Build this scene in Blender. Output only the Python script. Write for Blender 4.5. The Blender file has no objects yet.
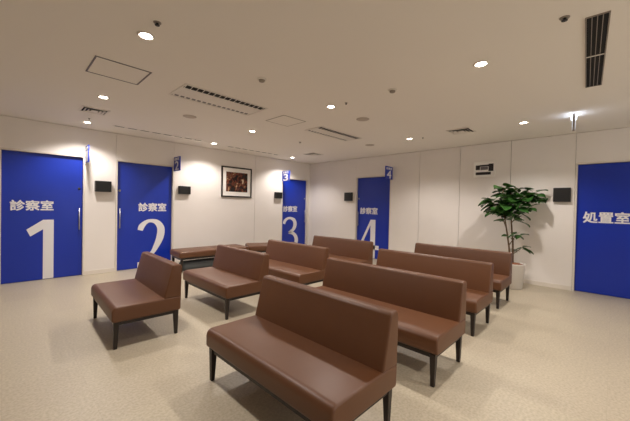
import bpy, math, random
from mathutils import Vector, Matrix
S = bpy.context.scene
COL = S.collection
R = math.radians

# ------------------------------------------------------------------ camera, world, exposure, lamp power
XR, YL, H = 6.95, 7.065, 2.748          # right wall plane, left wall plane, ceiling height
XB, YB = -3.2, -3.4                     # the two walls behind the camera
HD = 2.2                                # door height
CAM_Z, FPX = 1.385, 305.26
YAW, PITCH, ROLL = 0.774227, -0.014173, 0.020553
cam = bpy.data.cameras.new('camera')
cam.sensor_width = 36.0
cam.lens = FPX / 630.0 * 36.0
cam.clip_start = 0.05
co = bpy.data.objects.new('camera', cam)
COL.objects.link(co)
f = Vector((math.cos(YAW)*math.cos(PITCH), math.sin(YAW)*math.cos(PITCH), math.sin(PITCH)))
r0 = Vector((math.sin(YAW), -math.cos(YAW), 0)); u0 = r0.cross(f)
r1 = math.cos(ROLL)*r0 + math.sin(ROLL)*u0
u1 = -math.sin(ROLL)*r0 + math.cos(ROLL)*u0
m = Matrix((r1, u1, -f)).transposed().to_4x4()
m.translation = (0, 0, CAM_Z)
co.matrix_world = m
S.camera = co

W = bpy.data.worlds.new('world'); S.world = W; W.use_nodes = True
W.node_tree.nodes['Background'].inputs[0].default_value = (0.8, 0.85, 1, 1)
W.node_tree.nodes['Background'].inputs[1].default_value = 0.05
S.view_settings.view_transform = 'Standard'
S.view_settings.look = 'None'
S.view_settings.gamma = 1.0
S.view_settings.exposure = 0.27
S.view_settings.use_curve_mapping = False
LAMP_W = 106.0                            # each ceiling downlight
LAMP_COL = (1.0, 0.925, 0.865)
LENS_EMIT = 25.0
FILL_W = 46.0                            # fill light in an added window behind the camera, to brighten the ceiling
_l = bpy.data.lights.new('added_window_fill', 'AREA'); _l.shape = 'RECTANGLE'; _l.size = 5.6; _l.size_y = 1.5
_l.energy = FILL_W; _l.color = (1.0, 0.95, 0.88)
_o = bpy.data.objects.new('added_window_fill', _l); COL.objects.link(_o)
_o.location = (3.4, YB-0.06, 1.6); _o.rotation_euler = (math.radians(90), 0, 0)

# ------------------------------------------------------------------ helpers
def srgb(r, g, b):
    def c(v):
        v /= 255.0
        return v/12.92 if v <= 0.04045 else ((v+0.055)/1.055)**2.4
    return (c(r), c(g), c(b), 1.0)

def mat(name, col, rough=0.6, metal=0.0, noise=None, bump=None, coat=0.0, spec=None):
    """noise=(scale, amount, second colour); bump=(scale, strength)"""
    M = bpy.data.materials.new(name); M.use_nodes = True
    nt = M.node_tree; b = nt.nodes['Principled BSDF']
    b.inputs['Base Color'].default_value = col
    b.inputs['Roughness'].default_value = rough
    b.inputs['Metallic'].default_value = metal
    if coat: b.inputs['Coat Weight'].default_value = coat
    if spec is not None: b.inputs['Specular IOR Level'].default_value = spec
    tc = nt.nodes.new('ShaderNodeTexCoord')
    if noise:
        n = nt.nodes.new('ShaderNodeTexNoise'); n.inputs['Scale'].default_value = noise[0]; n.inputs['Detail'].default_value = 4
        nt.links.new(tc.outputs['Object'], n.inputs['Vector'])
        rp = nt.nodes.new('ShaderNodeValToRGB')
        rp.color_ramp.elements[0].position = 0.5 - noise[1]; rp.color_ramp.elements[0].color = col
        rp.color_ramp.elements[1].position = 0.5 + noise[1]; rp.color_ramp.elements[1].color = noise[2]
        nt.links.new(n.outputs['Fac'], rp.inputs['Fac'])
        nt.links.new(rp.outputs['Color'], b.inputs['Base Color'])
    if bump:
        n2 = nt.nodes.new('ShaderNodeTexNoise'); n2.inputs['Scale'].default_value = bump[0]; n2.inputs['Detail'].default_value = 3
        nt.links.new(tc.outputs['Object'], n2.inputs['Vector'])
        bp = nt.nodes.new('ShaderNodeBump'); bp.inputs['Strength'].default_value = bump[1]; bp.inputs['Distance'].default_value = 0.002
        nt.links.new(n2.outputs['Fac'], bp.inputs['Height'])
        nt.links.new(bp.outputs['Normal'], b.inputs['Normal'])
    return M

def emit(name, col, strength):
    M = bpy.data.materials.new(name); M.use_nodes = True
    b = M.node_tree.nodes['Principled BSDF']
    b.inputs['Base Color'].default_value = col
    b.inputs['Emission Color'].default_value = col
    b.inputs['Emission Strength'].default_value = strength
    return M

class MB:
    def __init__(s): s.v = []; s.f = []; s.sm = []
    def add(s, vs, fs, smooth=False):
        k = len(s.v); s.v += [tuple(v) for v in vs]
        for q in fs: s.f.append([i+k for i in q]); s.sm.append(smooth)
        return s
    def box(s, x0, x1, y0, y1, z0, z1):
        x0, x1 = sorted((x0, x1)); y0, y1 = sorted((y0, y1)); z0, z1 = sorted((z0, z1))
        return s.add([(x0,y0,z0),(x1,y0,z0),(x1,y1,z0),(x0,y1,z0),(x0,y0,z1),(x1,y0,z1),(x1,y1,z1),(x0,y1,z1)],
                     [(0,3,2,1),(4,5,6,7),(0,1,5,4),(1,2,6,5),(2,3,7,6),(3,0,4,7)])
    def lathe(s, prof, n=24, c=(0,0,0), smooth=True, caps=True):
        """prof: (radius, z) from bottom to top"""
        vs = []; fs = []
        for (r, z) in prof:
            for i in range(n):
                a = 2*math.pi*i/n
                vs.append((c[0]+r*math.cos(a), c[1]+r*math.sin(a), c[2]+z))
        for k in range(len(prof)-1):
            for i in range(n):
                j = (i+1) % n
                fs.append((k*n+i, k*n+j, (k+1)*n+j, (k+1)*n+i))
        s.add(vs, fs, smooth)
        if caps:
            s.f.append([len(s.v)-len(vs)+i for i in reversed(range(n))]); s.sm.append(False)
            s.f.append([len(s.v)-n+i for i in range(n)]); s.sm.append(False)
        return s
    def tube(s, pts, rad, n=8):
        vs = []; fs = []
        rad = rad if isinstance(rad, (list, tuple)) else [rad]*len(pts)
        P = [Vector(p) for p in pts]
        for k, p in enumerate(P):
            d = (P[min(k+1, len(P)-1)] - P[max(k-1, 0)]).normalized()
            a = d.cross(Vector((0.31, 0.2, 0.93)) if abs(d.z) < 0.9 else Vector((1, 0.1, 0))).normalized()
            b = d.cross(a)
            for i in range(n):
                t = 2*math.pi*i/n
                vs.append(p + rad[k]*(math.cos(t)*a + math.sin(t)*b))
        for k in range(len(P)-1):
            for i in range(n):
                j = (i+1) % n
                fs.append((k*n+i, k*n+j, (k+1)*n+j, (k+1)*n+i))
        fs.append(tuple(reversed(range(n)))); fs.append(tuple((len(P)-1)*n+i for i in range(n)))
        return s.add(vs, fs, True)
    def plate(s, poly, y0, y1):
        """polygon in (x, z), between two y values"""
        n = len(poly)
        vs = [(x, y0, z) for x, z in poly] + [(x, y1, z) for x, z in poly]
        fs = [tuple(range(n)), tuple(reversed(range(n, 2*n)))] + [(i, n+i, n+(i+1) % n, (i+1) % n) for i in range(n)]
        return s.add(vs, fs)
    def ribbon(s, pts, y0, y1, sub=5):
        """brush stroke through (x, z, width) points, smooth between them"""
        P = []
        for k in range(len(pts)-1):
            p0 = pts[max(k-1,0)]; p1 = pts[k]; p2 = pts[k+1]; p3 = pts[min(k+2, len(pts)-1)]
            for j in range(sub):
                t = j/sub
                P.append(tuple(0.5*((2*b)+(-a+c)*t+(2*a-5*b+4*c-d)*t*t+(-a+3*b-3*c+d)*t**3) for a,b,c,d in zip(p0,p1,p2,p3)))
        P.append(pts[-1])
        L = []; Q = []
        for k, (x, z, w) in enumerate(P):
            a = P[max(k-1,0)]; b = P[min(k+1,len(P)-1)]
            dx, dz = b[0]-a[0], b[1]-a[1]; l = math.hypot(dx, dz) or 1
            L.append((x-dz/l*w/2, z+dx/l*w/2)); Q.append((x+dz/l*w/2, z-dx/l*w/2))
        n = len(P)
        vs = [(x,y0,z) for x,z in L]+[(x,y0,z) for x,z in Q]+[(x,y1,z) for x,z in L]+[(x,y1,z) for x,z in Q]
        fs = []
        for k in range(n-1):
            fs += [(k, n+k, n+k+1, k+1), (2*n+k, 2*n+k+1, 3*n+k+1, 3*n+k), (k, k+1, 2*n+k+1, 2*n+k), (n+k, 3*n+k, 3*n+k+1, n+k+1)]
        fs += [(0, 2*n, 3*n, n), (n-1, 2*n-1, 4*n-1, 3*n-1)]
        return s.add(vs, fs)
    def build(s, name, material, parent=None, loc=None, rz=None, bevel=0.0, seg=2, smooth=False):
        me = bpy.data.meshes.new(name)
        me.from_pydata(s.v, [], s.f)
        me.polygons.foreach_set('use_smooth', [bool(smooth or q) for q in s.sm])
        for mm in (material if isinstance(material, (list, tuple)) else [material]): me.materials.append(mm)
        me.validate(); me.update()
        o = bpy.data.objects.new(name, me); COL.objects.link(o)
        if parent: o.parent = parent
        if loc: o.location = loc
        if rz is not None: o.rotation_euler = (0, 0, rz)
        if bevel:
            b = o.modifiers.new('bevel', 'BEVEL'); b.width = bevel; b.segments = seg; b.limit_method = 'ANGLE'; b.angle_limit = R(40)
        return o

def empty(name, loc=(0,0,0), rz=0.0):
    o = bpy.data.objects.new(name, None); COL.objects.link(o)
    o.location = loc; o.rotation_euler = (0, 0, rz); o.empty_display_size = 0.1
    return o
def tag(o, label, cat, group=None, kind=None):
    o['label'] = label; o['category'] = cat
    if group: o['group'] = group
    if kind: o['kind'] = kind
    return o
def struct(o, label=None):
    o['kind'] = 'structure'
    if label: o['label'] = label
    return o
def on_left(name, u, z=0.0, n=0.0): return empty(name, (u, YL-n, z), 0.0)
def on_right(name, y, z=0.0, n=0.0): return empty(name, (XR-n, y, z), R(-90))

def text_mesh(body, name, material, parent, x0, x1, z0, z1, y, bold=0.0):
    """lettering fitted to a box in the parent's x/z plane, standing at y"""
    cu = bpy.data.curves.new(name, 'FONT'); cu.body = body; cu.size = 1.0; cu.extrude = 0.004
    t = bpy.data.objects.new(name + '_curve', cu); COL.objects.link(t)
    dg = bpy.context.evaluated_depsgraph_get()
    me = bpy.data.meshes.new_from_object(t.evaluated_get(dg))
    bpy.data.objects.remove(t); bpy.data.curves.remove(cu)
    xs = [v.co.x for v in me.vertices]; ys = [v.co.y for v in me.vertices]
    sx = (x1-x0)/(max(xs)-min(xs)); sy = (z1-z0)/(max(ys)-min(ys)); mx, my = min(xs), min(ys)
    for v in me.vertices:
        v.co = (x0+(v.co.x-mx)*sx, y-v.co.z*0.25, z0+(v.co.y-my)*sy)
    if bold:
        V = [v.co.copy() for v in me.vertices]; F = [tuple(p.vertices) for p in me.polygons]
        vs = []; fs = []
        for k, (dx, dz) in enumerate([(0, 0), (bold, bold), (-bold, bold), (bold, -bold), (-bold, -bold)]):
            b0 = len(vs); vs += [(v.x+dx, v.y-0.00005*k, v.z+dz) for v in V]; fs += [tuple(i+b0 for i in q) for q in F]
        me = bpy.data.meshes.new(name); me.from_pydata(vs, [], fs); me.update()
    me.materials.clear(); me.materials.append(material)
    o = bpy.data.objects.new(name, me); COL.objects.link(o); o.parent = parent
    return o

# ------------------------------------------------------------------ materials
M_WALL = mat('wall_panel', srgb(234, 228, 222), 0.55, noise=(3, 0.3, srgb(237, 231, 226)))
M_GAP = mat('dark_gap', srgb(70, 62, 55), 0.9)
M_CEIL = mat('ceiling_paint', srgb(240, 235, 228), 0.9, bump=(60, 0.05))
M_WHITE = mat('white_trim', srgb(224, 216, 205), 0.45)
M_CEILFIT = mat('ceiling_fitting', srgb(228, 222, 214), 0.5)
M_DIM = mat('fitting_grey', srgb(150, 140, 130), 0.5)
M_BLUE = mat('blue_door_laminate', srgb(11, 46, 164), 0.34, noise=(2, 0.3, srgb(12, 49, 169)))
M_LETTER = mat('white_vinyl', srgb(232, 230, 232), 0.5)
M_STEEL = mat('brushed_steel', srgb(190, 190, 195), 0.35, 0.9)
M_BLACK = mat('black_plastic', srgb(16, 16, 17), 0.4)
M_SCREEN = mat('dark_screen', srgb(8, 8, 9), 0.5)
M_DARKSLOT = mat('slot_black', srgb(8, 8, 8), 0.8)
M_ALU = mat('aluminium_edge', srgb(112, 106, 108), 0.5, 0.3)
M_LEATHER = mat('brown_leatherette', srgb(94, 58, 33), 0.43, noise=(9, 0.35, srgb(98, 61, 36)), bump=(350, 0.12))
M_WOOD = mat('dark_stained_wood', srgb(26, 17, 14), 0.4, noise=(20, 0.3, srgb(36, 24, 19)))
M_GREYFAB = mat('grey_vinyl', srgb(80, 84, 86), 0.6)
M_SPK = mat('speaker_grille', srgb(186, 174, 164), 0.6)
M_LEAF = mat('leaf_green', srgb(26, 64, 24), 0.28, noise=(7, 0.22, srgb(66, 108, 48)))
M_STEM = mat('bark', srgb(96, 74, 54), 0.85, noise=(30, 0.3, srgb(128, 104, 78)))
M_POT = mat('white_pot', srgb(214, 208, 200), 0.4)
M_SOIL = mat('wood_bark_mulch', srgb(98, 56, 32), 0.95, noise=(60, 0.25, srgb(140, 84, 50)), bump=(80, 0.6))
M_FRAME = mat('black_picture_frame', srgb(34, 24, 20), 0.4)
M_MATTE = mat('white_mount', srgb(246, 243, 238), 0.6)
M_LENS = emit('lamp_lens', (1.0, 0.93, 0.82, 1), LENS_EMIT)
M_SIGNLIT = emit('lit_sign_face', (0.80, 0.87, 1.0, 1), 1.5)
M_SIGNBAR = emit('sign_lamp_bar', (0.70, 0.81, 1.0, 1), 8.0)

M_GLASS = mat('added_window_glass', (0.9, 0.95, 1, 1), 0.02); M_GLASS.node_tree.nodes['Principled BSDF'].inputs['Transmission Weight'].default_value = 1.0

def floor_material():
    M = bpy.data.materials.new('vinyl_floor_tiles'); M.use_nodes = True
    nt = M.node_tree; b = nt.nodes['Principled BSDF']; N = nt.nodes.new; Lk = nt.links.new
    tc = N('ShaderNodeTexCoord')
    br = N('ShaderNodeTexBrick'); br.offset = 0.0; br.squash = 1.0
    br.inputs['Scale'].default_value = 1.0; br.inputs['Brick Width'].default_value = 0.45; br.inputs['Row Height'].default_value = 0.45
    br.inputs['Mortar Size'].default_value = 0.0012; br.inputs['Mortar Smooth'].default_value = 0.4
    br.inputs['Color1'].default_value = srgb(188, 177, 155); br.inputs['Color2'].default_value = srgb(184, 172, 151)
    br.inputs['Mortar'].default_value = srgb(174, 162, 141)
    Lk(tc.outputs['Object'], br.inputs['Vector'])
    n1 = N('ShaderNodeTexNoise'); n1.inputs['Scale'].default_value = 55; n1.inputs['Detail'].default_value = 5
    Lk(tc.outputs['Object'], n1.inputs['Vector'])
    rp = N('ShaderNodeValToRGB')
    rp.color_ramp.elements[0].position = 0.36; rp.color_ramp.elements[0].color = (0.80, 0.79, 0.77, 1)
    rp.color_ramp.elements[1].position = 0.64; rp.color_ramp.elements[1].color = (1, 1, 1, 1)
    Lk(n1.outputs['Fac'], rp.inputs['Fac'])
    mx = N('ShaderNodeMixRGB'); mx.blend_type = 'MULTIPLY'; mx.inputs[0].default_value = 1.0
    Lk(br.outputs['Color'], mx.inputs[1]); Lk(rp.outputs['Color'], mx.inputs[2])
    Lk(mx.outputs[0], b.inputs['Base Color'])
    b.inputs['Roughness'].default_value = 0.42
    return M
M_FLOOR = floor_material()

# ------------------------------------------------------------------ room shell
struct(MB().box(XB-0.2, XR+0.2, YB-0.2, YL+0.2, -0.1, 0).build('floor', M_FLOOR), 'beige mottled vinyl tile floor')
struct(MB().box(XB-0.2, XR+0.2, YB-0.2, YL+0.2, H, H+0.1).build('ceiling', M_CEIL), 'plain off-white ceiling')

T = 0.024      # panel thickness
REC = 0.095    # door recess behind the wall face
def panel_wall(name, u0, u1, joints, doors, rot, loc):
    """cream panels with thin joints, door openings cut out; local x along the wall, room on local -y"""
    cuts = sorted(set([u0, u1] + joints + [e for d in doors for e in d]))
    g = 0.004; mb = MB(); top = H - 0.006
    for a, b in zip(cuts[:-1], cuts[1:]):
        inside = any(d[0]-1e-6 <= a and b <= d[1]+1e-6 for d in doors)
        ga = g if a in joints else 0.0; gb = g if b in joints else 0.0
        if inside:
            ga = gb = 0.0
        mb.box(a+ga, b-gb, 0, T, HD+.028 if inside else 0.0, top)
    o = struct(mb.build(name, M_WALL)); o.location = loc; o.rotation_euler = (0, 0, rot)
    bk = MB(); ed = sorted([u0, u1] + [e for d in doors for e in d])
    for a, b in zip(ed[:-1], ed[1:]):
        inside = any(d[0]-1e-6 <= a and b <= d[1]+1e-6 for d in doors)
        bk.box(a, b, T+0.001, 0.19, HD+.03 if inside else 0.0, H)
        if inside: bk.box(a, b, 0.165, 0.19, 0, HD+.03)
    k = bk.build('panel_backing', M_GAP, o)
    return o
DOORS_L = [(-0.05, 1.07), (1.565, 2.684), (5.802, 6.868)]
DOORS_R = [(-5.203, -4.092), (-0.49, 0.588)]
panel_wall('wall_left', XB, XR, [-1.2, 1.565, 2.684, 4.845], DOORS_L, 0, (0, YL, 0))
panel_wall('wall_right', -YL, -YB, [-5.203, -3.33, -2.41, -1.46, -0.49, 1.6], DOORS_R, R(-90), (XR, 0, 0))
struct(MB().box(XB-0.15, XB, YB, YL, 0, H).build('wall_back', M_WALL))
wf = MB()
wf.box(XB, 0.5, YB-0.15, YB, 0, H); wf.box(6.3, XR, YB-0.15, YB, 0, H)
wf.box(0.5, 6.3, YB-0.15, YB, 0, 0.8); wf.box(0.5, 6.3, YB-0.15, YB, 2.4, H)
struct(wf.build('wall_front', M_WALL))
wn = MB(); frame_boxes_xz = [(0.5, 6.3, 0.8, 0.84), (0.5, 6.3, 2.36, 2.4), (0.5, 0.54, 0.84, 2.36), (6.26, 6.3, 0.84, 2.36), (2.40, 2.44, 0.84, 2.36), (4.35, 4.39, 0.84, 2.36)]
for a, b, c, d in frame_boxes_xz: wn.box(a, b, YB-0.14, YB-0.09, c, d)
w1 = struct(wn.build('added_window_1', M_STEEL))  # added window in the unseen wall, only there to carry the fill light
MB().box(0.54, 6.26, YB-0.118, YB-0.112, 0.84, 2.36).build('added_window_pane', M_GLASS, w1)

def baseboard(name, spans, rot, loc):
    mb = MB()
    for a, b in spans: mb.box(a, b, -0.007, 0, 0, 0.075)
    o = struct(mb.build(name, M_WHITE, bevel=0.002, seg=1)); o.location = loc; o.rotation_euler = (0, 0, rot)
baseboard('baseboard_left', [(XB, -0.052), (1.072, 1.563), (2.686, 5.800), (6.870, XR-0.008)], 0, (0, YL, 0))
baseboard('baseboard_right', [(-YL+0.008, -5.205), (-4.09, -0.492), (0.59, -YB)], R(-90), (XR, 0, 0))

# ------------------------------------------------------------------ doors
def make_door(n, place, u0, u1, handle_side, label):
    w = u1-u0; c = (u0+u1)/2
    root = place('door_%d' % n, c if place is on_left else -c)
    root['kind'] = 'structure'; root['label'] = label
    fw = 0.028
    MB().box(-w/2+.002, w/2-.002, REC-0.04, REC, 0.006, HD-.004).build('door_panel', M_BLUE, root, bevel=0.002, seg=1)
    fr = MB()
    fr.box(-w/2-fw, -w/2, -0.006, 0.16, 0, HD+fw); fr.box(w/2, w/2+fw, -0.006, 0.16, 0, HD+fw)
    fr.box(-w/2, w/2, -0.006, 0.16, HD, HD+fw)
    fr.build('door_frame', M_WHITE, root, bevel=0.002, seg=1)
    if handle_side:
        hx = handle_side*(w/2-0.05); yf = REC-0.04
        h = MB().tube([(hx, yf-0.038, 0.86), (hx, yf-0.038, 1.26)], 0.011)
        h.tube([(hx, yf, 0.90), (hx, yf-0.038, 0.90)], 0.007); h.tube([(hx, yf, 1.22), (hx, yf-0.038, 1.22)], 0.007)
        h.build('door_handle', M_STEEL, root)
        lk = MB().tube([(hx, yf, 1.62), (hx, yf-0.008, 1.62)], 0.022, 16)
        lk.build('door_lock', M_BLACK if n == 1 else M_STEEL, root)
    return root, REC-0.04-0.0015
def digit(n, root, y, c):
    mb = MB(); a, b = y-0.0012, y+0.0012
    sh = lambda pts: [(p[0]-c,)+tuple(p[1:]) for p in pts]
    if n == 1:
        mb.plate(sh([(0.485, 0.012), (0.627, 0.012), (0.627, 1.05), (0.485, 1.05), (0.272, 0.885), (0.322, 0.765), (0.485, 0.885)]), a, b)
    if n == 2:
        mb.ribbon(sh([(2.015, .80, .10), (2.04, .88, .115), (2.11, .96, .085), (2.21, 1.0, .07), (2.34, .965, .11), (2.425, .83, .15), (2.41, .64, .15), (2.335, .45, .115), (2.24, .29, .085), (2.03, .09, .085)]), a, b)
        mb.plate(sh([(1.97, 0.012), (2.53, 0.012), (2.55, 0.15), (1.97, 0.13)]), a, b)
    if n == 3:
        mb.ribbon(sh([(5.925, .83, .09), (5.96, .92, .10), (6.06, .99, .075), (6.19, 1.0, .075), (6.33, .93, .12), (6.37, .79, .14), (6.29, .64, .11), (6.12, .555, .07)]), a, b)
        mb.ribbon(sh([(6.12, .555, .07), (6.31, .52, .10), (6.43, .37, .14), (6.41, .2, .14), (6.28, .07, .10), (6.10, .045, .08), (5.96, .10, .11), (5.91, .17, .09)]), a, b)
    if n == 4:
        mb.plate(sh([(-4.70, .012), (-4.545, .012), (-4.545, 1.05), (-4.70, 1.05)]), a, b)
        mb.plate(sh([(-4.70, 1.05), (-4.70, .90), (-4.965, .36), (-5.05, .36)]), a, b)
        mb.plate(sh([(-5.05, .245), (-4.43, .245), (-4.43, .36), (-5.05, .36)]), a, b)
    return mb.build('door_number', M_LETTER, root)
d, y = make_door(1, on_left, -0.022, 1.042, 1, 'blue sliding door with a tall white number 1')
text_mesh('診察室', 'door_lettering', M_LETTER, d, 0.075-.5025, 0.62-.5025, 1.215, 1.385, y, .0045); digit(1, d, y, .5025)
d, y = make_door(2, on_left, 1.593, 2.656, -1, 'blue sliding door with a white number 2')
text_mesh('診察室', 'door_lettering', M_LETTER, d, 1.98-2.115, 2.53-2.115, 1.205, 1.38, y, .0045); digit(2, d, y, 2.115)
d, y = make_door(3, on_left, 5.83, 6.84, 1, 'narrow-looking blue door with a white number 3 by the room corner')
text_mesh('診察室', 'door_lettering', M_LETTER, d, 5.91-6.335, 6.47-6.335, 1.2, 1.375, y, .0045); digit(3, d, y, 6.31)
d, y = make_door(4, on_right, -5.175, -4.12, -1, 'blue door with a white number 4 on the right wall')
text_mesh('診察室', 'door_lettering', M_LETTER, d, -5.05+4.625, -4.49+4.625, 1.2, 1.375, y, .0045); digit(4, d, y, -4.625)
d, y = make_door(5, on_right, -0.462, 0.56, 0, 'blue door with white lettering and no number')
text_mesh('処置室', 'door_lettering', M_LETTER, d, -0.375-.0475, 0.19-.0475, 1.2, 1.385, y, .0045)

# ------------------------------------------------------------------ ceiling lamps
def downlight(x, y, label, group=None):
    t = tag(empty('recessed_downlight', (x, y, H)), label, 'ceiling light', group)
    MB().lathe([(0.056, -0.008), (0.066, -0.005), (0.068, -0.0005), (0.050, -0.0005), (0.047, -0.006), (0.056, -0.008)], 28, caps=False).build('trim_ring', M_WHITE, t)
    MB().lathe([(0.044, -0.004), (0.047, -0.0015), (0.047, -0.0006)], 28).build('lens', M_LENS, t)
    l = bpy.data.lights.new('downlight_lamp', 'SPOT')
    l.energy = LAMP_W; l.color = LAMP_COL; l.spot_size = R(134); l.spot_blend = 0.6; l.shadow_soft_size = 0.05
    lo = bpy.data.objects.new('downlight_lamp', l); COL.objects.link(lo); lo.parent = t; lo.location = (0, 0, -0.015)
    return t
for x, y, lab in [
    (0.81, 2.76, 'bright round downlight at the upper left, nearer the camera than the access hatch'),
    (0.91, 4.78, 'round ceiling downlight between the access hatch and the square air vent'),
    (1.01, 6.50, 'round ceiling downlight close to the left wall beside door 1'),
    (3.12, 2.79, 'bright round downlight in mid-ceiling before the farther slotted air unit'),
    (3.22, 4.81, 'small round downlight beyond the dashed square hatch'),
    (3.31, 6.45, 'round ceiling downlight washing the wall beside the framed picture'),
    (5.71, 6.52, 'farthest round downlight, in the room corner in front of door 3'),
    (3.12, 0.92, 'large bright downlight beside the long black vent'),
    (5.58, 2.90, 'small round downlight above the gap between door 4 and the square vent'),
    (5.64, 1.03, 'round downlight in the ceiling nearest the hanging lit sign')]:
    downlight(x, y, lab)
for x, y in [(3.1, -1.2), (0.8, -1.2)]:  # extra unseen lamps, put in so the ceiling gets more light
    downlight(x, y, 'added round recessed downlight outside the view, brightening the ceiling', 'added downlights outside the view')

# ------------------------------------------------------------------ other ceiling fittings
def frame_boxes(mb, x0, x1, y0, y1, w, z0, z1):
    mb.box(x0, x1, y0, y0+w, z0, z1); mb.box(x0, x1, y1-w, y1, z0, z1)
    mb.box(x0, x0+w, y0+w, y1-w, z0, z1); mb.box(x1-w, x1, y0+w, y1-w, z0, z1)
    return mb
def hatch(x, y, sx, sy, label, m_edge, w):
    t = tag(empty('access_hatch', (x, y, H)), label, 'hatch')
    MB().box(-sx/2+w+.004, sx/2-w-.004, -sy/2+w+.004, sy/2-w-.004, -0.004, -0.0005).build('hatch_panel', M_CEIL, t)
    frame_boxes(MB(), -sx/2, sx/2, -sy/2, sy/2, w, -0.005, -0.0005).build('hatch_frame', m_edge, t)
    return t
hatch(0.84, 3.73, 0.49, 0.49, 'square ceiling access hatch with grey metal edges', M_ALU, 0.014)
hatch(3.18, 3.81, 0.46, 0.46, 'square ceiling hatch with thin edges between the two slotted air units', M_DIM, 0.008)

def slot_unit(x0, x1, y0, y1, label, fins):
    cx, cy = (x0+x1)/2, (y0+y1)/2; sx, sy = x1-x0, y1-y0
    t = tag(empty('ceiling_air_unit', (cx, cy, H)), label, 'air conditioner')
    w = 0.022; SLOT = {-1: 0.115, 1: 0.07}
    frame_boxes(MB(), -sx/2, sx/2, -sy/2, sy/2, w, -0.010, -0.0005).build('unit_frame', M_CEILFIT, t, bevel=0.002, seg=1)
    MB().box(-sx/2+w+.002, sx/2-w-.002, -sy/2+w+SLOT[-1], sy/2-w-SLOT[1], -0.008, -0.0005).build('centre_panel', M_CEILFIT, t)
    for s in (-1, 1):
        a, b = sorted((s*(sy/2-w-.001), s*(sy/2-w-SLOT[s]+.001)))
        gr = MB().box(-sx/2+w+.001, sx/2-w-.001, a, b, -0.003, -0.0005).build('air_slot', M_DARKSLOT if s < 0 else M_ALU, t)
        for k in range(fins+1):
            fx = -sx/2+w+.010 + (sx-2*w-.032)*k/fins; e = -.003 if s < 0 else .012
            MB().add([(fx-.010, a, -.0035), (fx+e, a, -.0035), (fx+.016+e, b, -.0035), (fx+.006, b, -.0035),
                    (fx-.010, a, -.008), (fx+e, a, -.008), (fx+.016+e, b, -.008), (fx+.006, b, -.008)],
                   [(0,1,2,3),(7,6,5,4),(0,4,5,1),(1,5,6,2),(2,6,7,3),(3,7,4,0)]).build('slot_fin', M_CEILFIT, gr)
    return t
slot_unit(1.44, 2.60, 3.50, 4.01, 'nearer long ceiling air unit with two rows of dark slots', 15)
slot_unit(3.77, 4.95, 3.58, 4.00, 'farther long ceiling air unit with two rows of dark slots', 15)

# long black slot vent above the right side
vt = tag(empty('slot_vent', (3.66, 0.15, H), R(2.8)), 'long black four-slot vent in the ceiling near the right edge', 'vent')
MB().box(-0.79, 0.79, -0.058, 0.058, -0.004, -0.0005).build('vent_backing', M_DARKSLOT, vt)
frame_boxes(MB(), -0.80, 0.80, -0.066, 0.066, 0.006, -0.008, -0.0005).build('vent_frame', M_DIM, vt)
for k in range(3):
    yy = -0.029 + 0.029*k
    MB().box(-0.79, 0.79, yy-.0022, yy+.0022, -0.0075, -0.004).build('vent_blade', M_DIM, vt)
MB().box(-0.075, -0.060, -0.058, 0.058, -0.0085, -0.004).build('vent_crossbar', M_CEILFIT, vt)

def line_slot(x0, x1, y, label):
    t = tag(empty('linear_slot_diffuser', ((x0+x1)/2, y, H)), label, 'vent'); s = (x1-x0)/2
    MB().box(-s, s, -0.021, 0.021, -0.003, -0.0005).build('slot', M_DARKSLOT, t)
    for k in range(9):
        fx = -s + 2*s*k/8
        MB().box(max(-s, fx-.03), min(s, fx+.03), -0.020, 0.020, -0.004, -0.003).build('slot_cover', M_CEILFIT, t)
    frame_boxes(MB(), -s-.006, s+.006, -0.027, 0.027, 0.006, -0.004, -0.0005).build('slot_edge', M_CEILFIT, t)
line_slot(1.36, 3.02, 6.40, 'long thin slot diffuser in the ceiling along the wall above door 2')
line_slot(3.66, 5.20, 6.50, 'long thin slot diffuser in the ceiling above the framed picture')

def square_vent(x, y, s, label, rz=0.0):
    t = tag(empty('square_air_vent', (x, y, H), rz), label, 'vent')
    def ring(a, b, z0, z1):
        v = [(sx*a, sy*a, z0) for sx, sy in ((-1,-1),(1,-1),(1,1),(-1,1))] + [(sx*b, sy*b, z1) for sx, sy in ((-1,-1),(1,-1),(1,1),(-1,1))]
        return v, [(i, (i+1) % 4, 4+(i+1) % 4, 4+i) for i in range(4)]
    MB().box(-s*.84, s*.84, -s*.84, s*.84, -0.004, -0.0005).build('vent_backing', M_DARKSLOT, t)
    frame_boxes(MB(), -s, s, -s, s, s*0.15, -0.012, -0.0005).build('vent_frame', M_CEILFIT, t, bevel=0.003, seg=1)
    for k, (a, b) in enumerate([(.74, .60), (.50, .36)]):
        v, q = ring(s*a, s*b, -0.018, -0.005)
        MB().add(v, q).add([(p[0], p[1], p[2]+.002) for p in v], [tuple(reversed(i)) for i in q]).build('vent_cone', M_CEILFIT, t)
    MB().box(-s*.24, s*.24, -s*.24, s*.24, -0.018, -0.005).build('vent_centre', M_CEILFIT, t, bevel=0.004, seg=1)
square_vent(0.95, 5.58, 0.17, 'square louvred air vent near door 1')
square_vent(5.57, 1.93, 0.19, 'square louvred air vent above the rearmost long bench')
square_vent(5.69, 5.67, 0.19, 'small square louvred air vent near the room corner')

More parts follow.
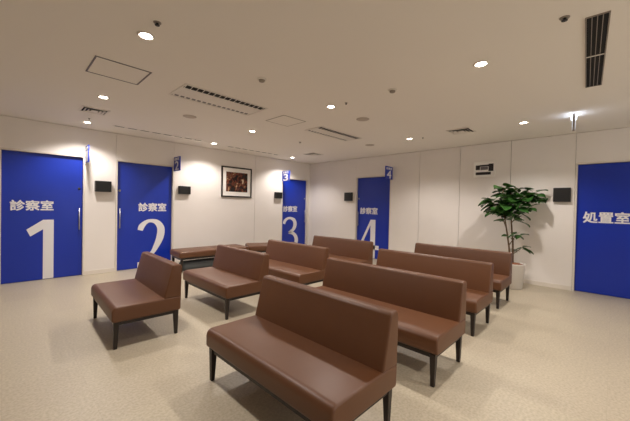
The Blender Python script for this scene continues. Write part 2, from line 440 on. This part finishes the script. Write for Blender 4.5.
def disc(name, x, y, r, h, m_, label, cat):
    o = MB().lathe([(r*.55, -h), (r*.9, -h*.75), (r, -h*.3), (r, -0.0005)], 24).build(name, m_, None, (x, y, H))
    return tag(o, label, cat)
disc('ceiling_speaker', 2.04, 4.78, 0.10, 0.008, M_SPK, 'flat round ceiling speaker beyond the nearer slotted air unit', 'speaker')
disc('ceiling_speaker', 3.89, 2.81, 0.10, 0.012, M_SPK, 'flat round ceiling speaker near the farther slotted air unit', 'speaker')
disc('ceiling_speaker', 5.61, 3.85, 0.10, 0.008, M_SPK, 'small flat ceiling disc beyond the farther slotted air unit', 'speaker')
def detector(x, y, r, label):
    t = tag(empty('smoke_detector', (x, y, H)), label, 'smoke detector')
    MB().lathe([(r*.9, -0.014), (r, -0.008), (r, -0.0005)], 24).build('detector_base', M_CEILFIT, t)
    MB().lathe([(r*.35, -0.036), (r*.6, -0.030), (r*.68, -0.014)], 24).build('detector_head', M_DIM, t)
detector(1.95, 2.75, 0.05, 'round smoke detector on the ceiling nearest the nearer slotted air unit')
detector(3.14, 1.86, 0.05, 'round smoke detector in mid-ceiling between two bright downlights')
def sprinkler(x, y, label, r=0.022):
    t = tag(empty('sprinkler_head', (x, y, H)), label, 'sprinkler')
    MB().lathe([(r*1.1, -0.005), (r*1.2, -0.0005)], 16).build('escutcheon', M_DIM, t)
    MB().lathe([(r*.7, -0.022), (r*.75, -0.019), (r*.3, -0.017), (r*.35, -0.005)], 16).build('deflector', M_BLACK, t)
for x, y, lab, r in [(0.81, 2.50, 'dark sprinkler head beside the brightest downlight at the upper left', .024),
                     (2.76, 0.28, 'dark sprinkler head left of the long black vent', .026),
                     (3.14, 2.54, 'tiny dark sprinkler head beside the mid-ceiling downlight', .016),
                     (5.65, 2.66, 'tiny sprinkler head right of the downlight above door 4', .016),
                     (0.98, 6.17, 'tiny sprinkler head between square air vent and wall by door 1', .016),
                     (4.43, 4.82, 'tiny ceiling sprinkler head between the farther air unit and left wall', .024)]:
    sprinkler(x, y, lab, r)

# hanging lit sign seen edge-on
ex = tag(empty('hanging_exit_sign', (5.60, 0.43, H), R(4.4)), 'thin lit sign hung from the ceiling, seen edge-on near right wall', 'sign')
MB().box(-0.15, 0.15, -0.014, 0.014, -0.205, -0.030).build('sign_housing', M_DIM, ex, bevel=0.003, seg=1)
for s in (-1, 1):
    MB().box(-0.135, 0.135, s*0.0145, s*0.0165, -0.190, -0.060).build('lit_face', M_SIGNLIT, ex)
    MB().box(-0.12, 0.12, s*0.0145, s*0.030, -0.050, -0.036).build('light_bar', M_SIGNBAR, ex)
for s in (-1, 1):
    MB().tube([(s*.1, 0, -0.030), (s*.1, 0, -0.0005)], 0.006).build('hanger', M_DIM, ex)

# ------------------------------------------------------------------ things on the walls
def wall_display(place, pos, z, w, h, d, label, m_case):
    t = tag(place('wall_display', pos, z), label, 'wall monitor')
    MB().box(-w/2, w/2, -d, -0.0005, -h/2, h/2).build('case', m_case, t, bevel=0.006)
    MB().box(-w/2+.014, w/2-.014, -d-.002, -d+.001, -h/2+.014, h/2-.014).build('screen', M_SCREEN, t)
wall_display(on_left, 1.345, 1.68, 0.26, 0.205, 0.085, 'small black wall display between door 1 and door 2', M_BLACK)
wall_display(on_left, 2.905, 1.69, 0.26, 0.18, 0.07, 'small black wall display right of door 2', M_BLACK)
wall_display(on_left, 5.645, 1.68, 0.25, 0.18, 0.07, 'small black wall display left of door 3', M_BLACK)
wall_display(on_right, 5.435, 1.675, 0.26, 0.24, 0.07, 'small black square display left of door 4', M_BLACK)
M_BROWNBLK = mat('brown_black_plastic', srgb(44, 38, 36), 0.4)
wall_display(on_right, 0.66, 1.675, 0.245, 0.25, 0.06, 'dark brown-black display between the plant and unnumbered blue door', M_BROWNBLK)

def projecting_sign(place, pos, z0, z1, out, ch, face, label):
    t = tag(place('projecting_sign', pos, 0.0), label, 'sign')
    MB().box(-0.009, 0.009, -out, -0.006, z0, z1).build('sign_plate', M_BLUE, t, bevel=0.002, seg=1)
    MB().box(-0.012, 0.012, -0.006, -0.0005, z0+.02, z1-.02).build('wall_bracket', M_STEEL, t)
    for s in (-1, 1):
        k = empty('sign_face_axis')
        k.parent = t
        zc = (z0+z1)/2
        me = text_mesh(ch, 'sign_number', M_LETTER, t, -0.10, 0.10, zc-.135, zc+.055, -0.0095, .004)
        m2 = text_mesh('診察室', 'sign_lettering', M_LETTER, t, -0.13, 0.13, zc+.075, zc+.135, -0.0095, .001)
        # turn the lettering onto the two broad faces of the plate
        for o in (me, m2):
            for v in o.data.vertices:
                x, yy, z = v.co
                v.co = ((yy, -x - out/2 - .003, z) if s < 0 else (-yy, x - out/2 - .003, z))
        bpy.data.objects.remove(k)
    return t
projecting_sign(on_left, 1.08, 2.10, 2.41, 0.27, '1', -1, 'thin blue projecting sign beside the top of door 1')
projecting_sign(on_left, 2.68, 2.10, 2.41, 0.34, '2', -1, 'blue projecting sign with white 2 beside door 2')
projecting_sign(on_left, 5.80, 2.10, 2.40, 0.34, '3', -1, 'blue projecting sign with white 3, fixed over the left edge of door 3')
projecting_sign(on_right, 4.06, 2.10, 2.42, 0.34, '4', -1, 'blue projecting sign with white 4, fixed over the right edge of door 4')

# framed picture
def art_material():
    M = bpy.data.materials.new('printed_picture'); M.use_nodes = True
    nt = M.node_tree; b = nt.nodes['Principled BSDF']; N = nt.nodes.new; Lk = nt.links.new
    tc = N('ShaderNodeTexCoord')
    n = N('ShaderNodeTexNoise'); n.inputs['Scale'].default_value = 8.5; n.inputs['Detail'].default_value = 3; n.inputs['Distortion'].default_value = 0.8
    Lk(tc.outputs['Object'], n.inputs['Vector'])
    rp = N('ShaderNodeValToRGB'); cr = rp.color_ramp
    cr.elements[0].position = 0.36; cr.elements[0].color = srgb(28, 20, 18)
    cr.elements[1].position = 0.72; cr.elements[1].color = srgb(226, 206, 178)
    for p, c in ((0.47, srgb(58, 34, 28)), (0.52, srgb(122, 56, 40)), (0.57, srgb(70, 56, 40)), (0.63, srgb(176, 128, 92))):
        e = cr.elements.new(p); e.color = c
    Lk(n.outputs['Fac'], rp.inputs['Fac']); Lk(rp.outputs['Color'], b.inputs['Base Color'])
    b.inputs['Roughness'].default_value = 0.25
    return M
pf = tag(on_left('framed_picture', 4.275, 1.965), 'framed painting of dark reddish figures with white mount and black frame', 'picture')
w, h = 0.445, 0.392
fb = MB()
fb.box(-w, w, -0.032, -0.001, h-.035, h); fb.box(-w, w, -0.032, -0.001, -h, -h+.035)
fb.box(-w, -w+.035, -0.032, -0.001, -h+.035, h-.035); fb.box(w-.035, w, -0.032, -0.001, -h+.035, h-.035)
fb.build('frame', M_FRAME, pf, bevel=0.004)
MB().box(-w+.035, w-.035, -0.016, -0.002, -h+.035, h-.035).build('mount', M_MATTE, pf)
MB().box(-0.315, 0.315, -0.019, -0.016, -0.25, 0.255).build('painting', art_material(), pf)

# small framed notice on the right wall
pn = tag(on_right('framed_notice', 1.925, 2.22), 'small white-framed dark picture on the wall above and left of the plant', 'picture')
frame_pts = MB(); w, h = 0.205, 0.165
frame_pts.box(-w, w, -0.022, -0.001, h-.03, h); frame_pts.box(-w, w, -0.022, -0.001, -h, -h+.03)
frame_pts.box(-w, -w+.03, -0.022, -0.001, -h+.03, h-.03); frame_pts.box(w-.03, w, -0.022, -0.001, -h+.03, h-.03)
frame_pts.build('frame', M_MATTE, pn, bevel=0.003)
MB().box(-w+.03, w-.03, -0.010, -0.001, -h+.03, h-.03).build('paper', M_MATTE, pn)
dk = MB()
dk.box(-.165, -.085, -0.012, -0.010, -.01, .085); dk.box(.075, .165, -0.012, -0.010, -.045, .105); dk.box(-.085, .075, -0.012, -0.010, .055, .09)
dk.box(-.165, .12, -0.012, -0.010, -.115, -.06)
dk.build('dark_print', mat('dark_print_ink', srgb(38, 34, 40), 0.4), pn)
MB().box(-.075, .065, -0.0115, -0.010, -.015, .05).build('grey_print', mat('grey_print_ink', srgb(110, 106, 108), 0.4), pn)

# ------------------------------------------------------------------ benches
def rounded_poly(poly, r, d, n=5):
    """convex polygon inset by d, corners rounded with radius (r - d), constant point count"""
    k = len(poly); out = []
    area = sum(poly[i][0]*poly[(i+1) % k][1]-poly[(i+1) % k][0]*poly[i][1] for i in range(k))
    if area < 0: poly = poly[::-1]
    rr = [r]*k if not isinstance(r, (list, tuple)) else (r if area >= 0 else r[::-1])
    for i in range(k):
        p0, p1, p2 = Vector(poly[i-1]), Vector(poly[i]), Vector(poly[(i+1) % k])
        a = (p0-p1).normalized(); b = (p2-p1).normalized()
        half = math.acos(max(-1, min(1, a.dot(b))))/2
        bis = (a+b).normalized()
        ri = rr[i]; c = p1 + bis*(ri/math.sin(half))           # fillet centre
        rad = max(ri-d, 0.0005)
        if ri < d: c = c + bis*((d-ri)/math.sin(half))
        na = Vector((a.y, -a.x)); na = na if na.dot(bis) < 0 else -na
        nb = Vector((b.y, -b.x)); nb = nb if nb.dot(bis) < 0 else -nb
        a0 = math.atan2(na.y, na.x); a1 = math.atan2(nb.y, nb.x)
        while a1-a0 > math.pi: a1 -= 2*math.pi
        while a1-a0 < -math.pi: a1 += 2*math.pi
        for j in range(n+1):
            t = a0+(a1-a0)*j/n
            out.append((c.x+rad*math.cos(t), c.y+rad*math.sin(t)))
    return out
def cushion(poly, r, L, rend, seams=(), crown=0.0, cx=None):
    """upholstered block: section in (x, z), run along y, rounded ends, pulled-in seam lines"""
    st = []
    for j in range(6):
        t = j/5*math.pi/2
        st.append((-L/2+rend*(1-math.sin(t)), rend*(1-math.cos(t))) if False else (-L/2+rend*(1-math.cos(math.pi/2-t)) , rend*(1-math.sin(math.pi/2-t))))
    st = sorted({(round(a, 5), round(b, 5)) for a, b in [(-L/2+rend*(1-math.cos(q)), rend*(1-math.sin(q))) for q in [i/5*math.pi/2 for i in range(6)]]})
    mid = [(-L*.3, 0)]
    for s in seams: mid += [(s-.004, 0), (s-.002, .0008), (s, .0022), (s+.002, .0008), (s+.004, 0)]
    mid += [(L*.3, 0)]
    st = st + sorted(mid) + [(-a, b) for a, b in reversed(st)]
    vs = []; fs = []
    zt = max(p[1] for p in poly); zb = min(p[1] for p in poly); xa = min(p[0] for p in poly); xb = max(p[0] for p in poly)
    n = 0
    for (yy, dd) in st:
        ring = rounded_poly(poly, r, dd)
        n = len(ring)
        for x, z in ring:
            if crown and z > zb+(zt-zb)*.6:
                z += crown*(1-(2*yy/L)**4)*math.sin(math.pi*min(1, max(0, (x-xa)/(xb-xa))))
            vs.append((x, yy, z))
    for k in range(len(st)-1):
        for i in range(n):
            j = (i+1) % n
            fs.append((k*n+i, (k+1)*n+i, (k+1)*n+j, k*n+j))
    fs.append(tuple(range(n))); fs.append(tuple(reversed(range((len(st)-1)*n, len(st)*n))))
    return MB().add(vs, fs, True)
def leg_mb(x, y, zt, dx=0.0, a=0.024, b=0.015):
    v = [(x+dx-b, y-b, 0), (x+dx+b, y-b, 0), (x+dx+b, y+b, 0), (x+dx-b, y+b, 0), (x-a, y-a, zt), (x+a, y-a, zt), (x+a, y+a, zt), (x-a, y+a, zt)]
    return MB().add(v, [(0,3,2,1),(4,5,6,7),(0,1,5,4),(1,2,6,5),(2,3,7,6),(3,0,4,7)])
GROUP_B = 'brown benches set out in rows'
def bench(x, y0, y1, label):
    L = y1-y0
    t = tag(empty('waiting_bench', (x, (y0+y1)/2, 0)), label, 'bench', GROUP_B)
    cushion([(0, .258), (.624, .258), (.626, .405), (0, .405)], [.03, .02, .004, .05], L, .016, (), .008).build('seat', M_LEATHER, t)
    cushion([(.455, .398), (.626, .398), (.632, .742), (.540, .742)], [.006, .004, .03, .03], L, .016, (), 0).build('backrest', M_LEATHER, t)
    fr = MB(); z0, z1 = .222, .257
    fr.box(.03, .055, -L/2+.03, L/2-.03, z0, z1); fr.box(.57, .595, -L/2+.03, L/2-.03, z0, z1)
    fr.box(.055, .57, -L/2+.03, -L/2+.055, z0, z1); fr.box(.055, .57, L/2-.055, L/2-.03, z0, z1)
    fr.build('rail', M_WOOD, t)
    for sx, dx in ((.042, -.004), (.585, .004)):
        for s in (-1, 1):
            leg_mb(sx, s*(L/2-.045), .256, dx).build('leg', M_WOOD, t, bevel=0.003, seg=1)
    return t
b0 = bench(0.72, 3.28, 4.42, 'short brown leather bench standing alone nearest doors 1 and 2')
b0.rotation_euler.z = R(-1.5)
bench(1.85, 3.25, 4.50, 'brown bench second from the front in left-hand row, before backless wall bench')
bench(2.95, 3.17, 4.63, 'brown bench third from the front in left-hand row, backrest against the view of door 3')
bench(4.26, 3.22, 4.72, 'rearmost brown bench of the left-hand row, beside door 4')
bench(1.12, 0.95, 2.27, 'large brown bench closest to the camera in the foreground')
bench(2.31, 0.93, 2.56, 'long brown bench directly behind the foreground bench')
bench(3.56, 1.025, 2.61, 'long brown bench third from the camera in the right-hand row')
bench(4.82, 1.085, 2.62, 'rearmost long brown bench, its end beside the potted plant')

def wall_bench(x0, x1, yc, dep, rz, label):
    L = x1-x0
    t = tag(empty('backless_bench', ((x0+x1)/2, yc, 0), R(90)+rz), label, 'bench', 'backless benches along the left wall')
    cushion([(-dep/2, .285), (dep/2, .285), (dep/2, .415), (-dep/2, .415)], .035, L, .04, (0,), .012).build('seat', M_LEATHER, t)
    MB().box(-dep/2+.04, dep/2-.04, -L/2+.04, L/2-.04, .245, .284).build('rail', M_WOOD, t)
    for sx in (-1, 1):
        for s in (-1, 1):
            leg_mb(sx*(dep/2-.06), s*(L/2-.06), .244).build('leg', M_WOOD, t, bevel=0.003, seg=1)
wall_bench(2.46, 4.03, 6.38, 0.60, R(-2), 'backless brown bench along the wall beside door 2')
wall_bench(4.12, 5.45, 6.12, 0.60, R(-24), 'backless brown bench turned at an angle nearer door 3')
bo = cushion([(-.13, .001), (.13, .001), (.13, .19), (-.13, .19)], .075, 1.25, .07).build('floor_bolster', M_GREYFAB, None, (3.17, 6.33, 0), R(90))
tag(bo, 'long dark grey rounded bolster on the floor under the backless bench by door 2', 'bolster')

# ------------------------------------------------------------------ potted plant
random.seed(7)
PX, PY = 6.37, 1.27
pl = tag(empty('potted_plant', (PX, PY, 0)), 'tall leafy green plant in a white pot against the right wall', 'plant')
MB().lathe([(.150, 0), (.157, .006), (.200, .43), (.203, .445), (.192, .445), (.186, .41)], 40, caps=True).build('pot', M_POT, pl)
MB().lathe([(.184, .395), (.184, .425), (.12, .44), (.01, .45)], 32).build('soil', M_SOIL, pl)
rv = Vector((math.sin(YAW), -math.cos(YAW), 0)); fv = Vector((math.cos(YAW), math.sin(YAW), 0))
def pp(a, z, b=0.0): return rv*a + fv*b + Vector((0, 0, z))
# stems: lower trunks then branches (sideways, height, depth)
stems = [[(-.03, .42, 0), (-.035, .75, .06), (-.05, 1.05, .12), (-.06, 1.38, .2)],
         [(.02, .42, .02), (.03, .8, .05), (.05, 1.15, .14), (.08, 1.5, .22), (.09, 1.77, .25)],
         [(-.06, 1.38, .2), (-.16, 1.48, .2), (-.30, 1.52, .22)],
         [(-.06, 1.38, .2), (-.06, 1.6, .24), (-.04, 1.78, .26)],
         [(.08, 1.5, .22), (.25, 1.62, .2), (.40, 1.67, .18), (.52, 1.62, .14)],
         [(.05, 1.15, .14), (.14, 1.28, .12), (.22, 1.38, .1)],
         [(-.035, .75, .06), (.06, .95, .0)],
         [(.03, .6, .04), (.14, .70, .0)],
         [(-.05, 1.05, .12), (-.12, 1.2, .1), (-.22, 1.34, .08)]]
smb = MB()
for i, st in enumerate(stems):
    big = i < 2
    smb.tube([pp(a, z, b) for a, z, b in st], [(.016 if big else .008)*(1-.45*k/len(st)) for k in range(len(st))], 8)
smb.build('stems', M_STEM, pl)
def leaf(mb, base, direction, size):
    d = Vector(direction).normalized(); up = Vector((0, 0, 1))
    s = d.cross(up)
    s = s.normalized() if s.length > .1 else Vector((1, 0, 0))
    roll = random.uniform(-.5, .5); nrm = s.cross(d)
    s = (s*math.cos(roll)+nrm*math.sin(roll)).normalized(); nrm = s.cross(d).normalized()
    prof = [(0, .0), (.04, .26), (.16, .42), (.36, .47), (.58, .40), (.78, .25), (.92, .10), (1.0, .0)]
    pet = size*.35; vs = []; fs = []
    for t, w in prof:
        c = base + d*(pet+size*t) - up*(size*.35*t*t)
        for k in (-1, -.5, 0, .5, 1):
            lobe = -.10*size*(abs(k)) if t < .1 else 0
            vs.append(c + s*(k*w*size) + d*lobe + nrm*(.12*size*k*k - .03*size))
    for r in range(len(prof)-1):
        for k in range(4):
            a = r*5+k
            fs.append((a, a+1, a+6, a+5))
    mb.add(vs, fs, True)
    mb.tube([base, base+d*pet*.5, base+d*pet], .003, 5)
lm = MB()
def cluster(a, z, b, n, spread, sz):
    for k in range(n):
        th = random.uniform(0, 2*math.pi); el = random.uniform(-.35, .55)
        d = Vector((math.cos(th)*math.cos(el), math.sin(th)*math.cos(el), math.sin(el)))
        base = pp(a*.9+.06, z+.03, b) + Vector((random.uniform(-1, 1), random.uniform(-1, 1), random.uniform(-1, 1)))*spread
        base.x = min(base.x, XR-PX-.19)
        if (base + Vector((PX, PY, 0)) + d*sz*1.7).x > XR-.03: d.x = -abs(d.x)
        leaf(lm, base, d, random.uniform(.8, 1.15)*sz)
for c in [(-.36, 1.47, .22, 11, .08, .175), (-.24, 1.46, .18, 14, .10, .19), (-.10, 1.50, .2, 14, .11, .19), (-.10, 1.74, .24, 6, .06, .16),
          (.03, 1.74, .22, 8, .06, .16), (.06, 1.50, .2, 14, .11, .19), (.22, 1.60, .18, 14, .09, .185), (.38, 1.64, .18, 11, .08, .17), (.50, 1.58, .14, 9, .06, .16), (.57, 1.52, .10, 5, .05, .15),
          (-.16, 1.34, .14, 11, .09, .17), (.02, 1.34, .14, 11, .10, .17), (-.30, 1.32, .08, 7, .07, .16), (.18, 1.36, .1, 7, .07, .15), (-.08, 1.16, .1, 6, .06, .15), (.12, 1.16, .08, 4, .05, .14),
          (.02, .95, .0, 5, .05, .14), (-.06, .86, .05, 3, .04, .12), (.10, .70, .0, 4, .04, .12), (.04, .60, .0, 3, .03, .10)]:
    cluster(*c)
lm.build('foliage', M_LEAF, pl)
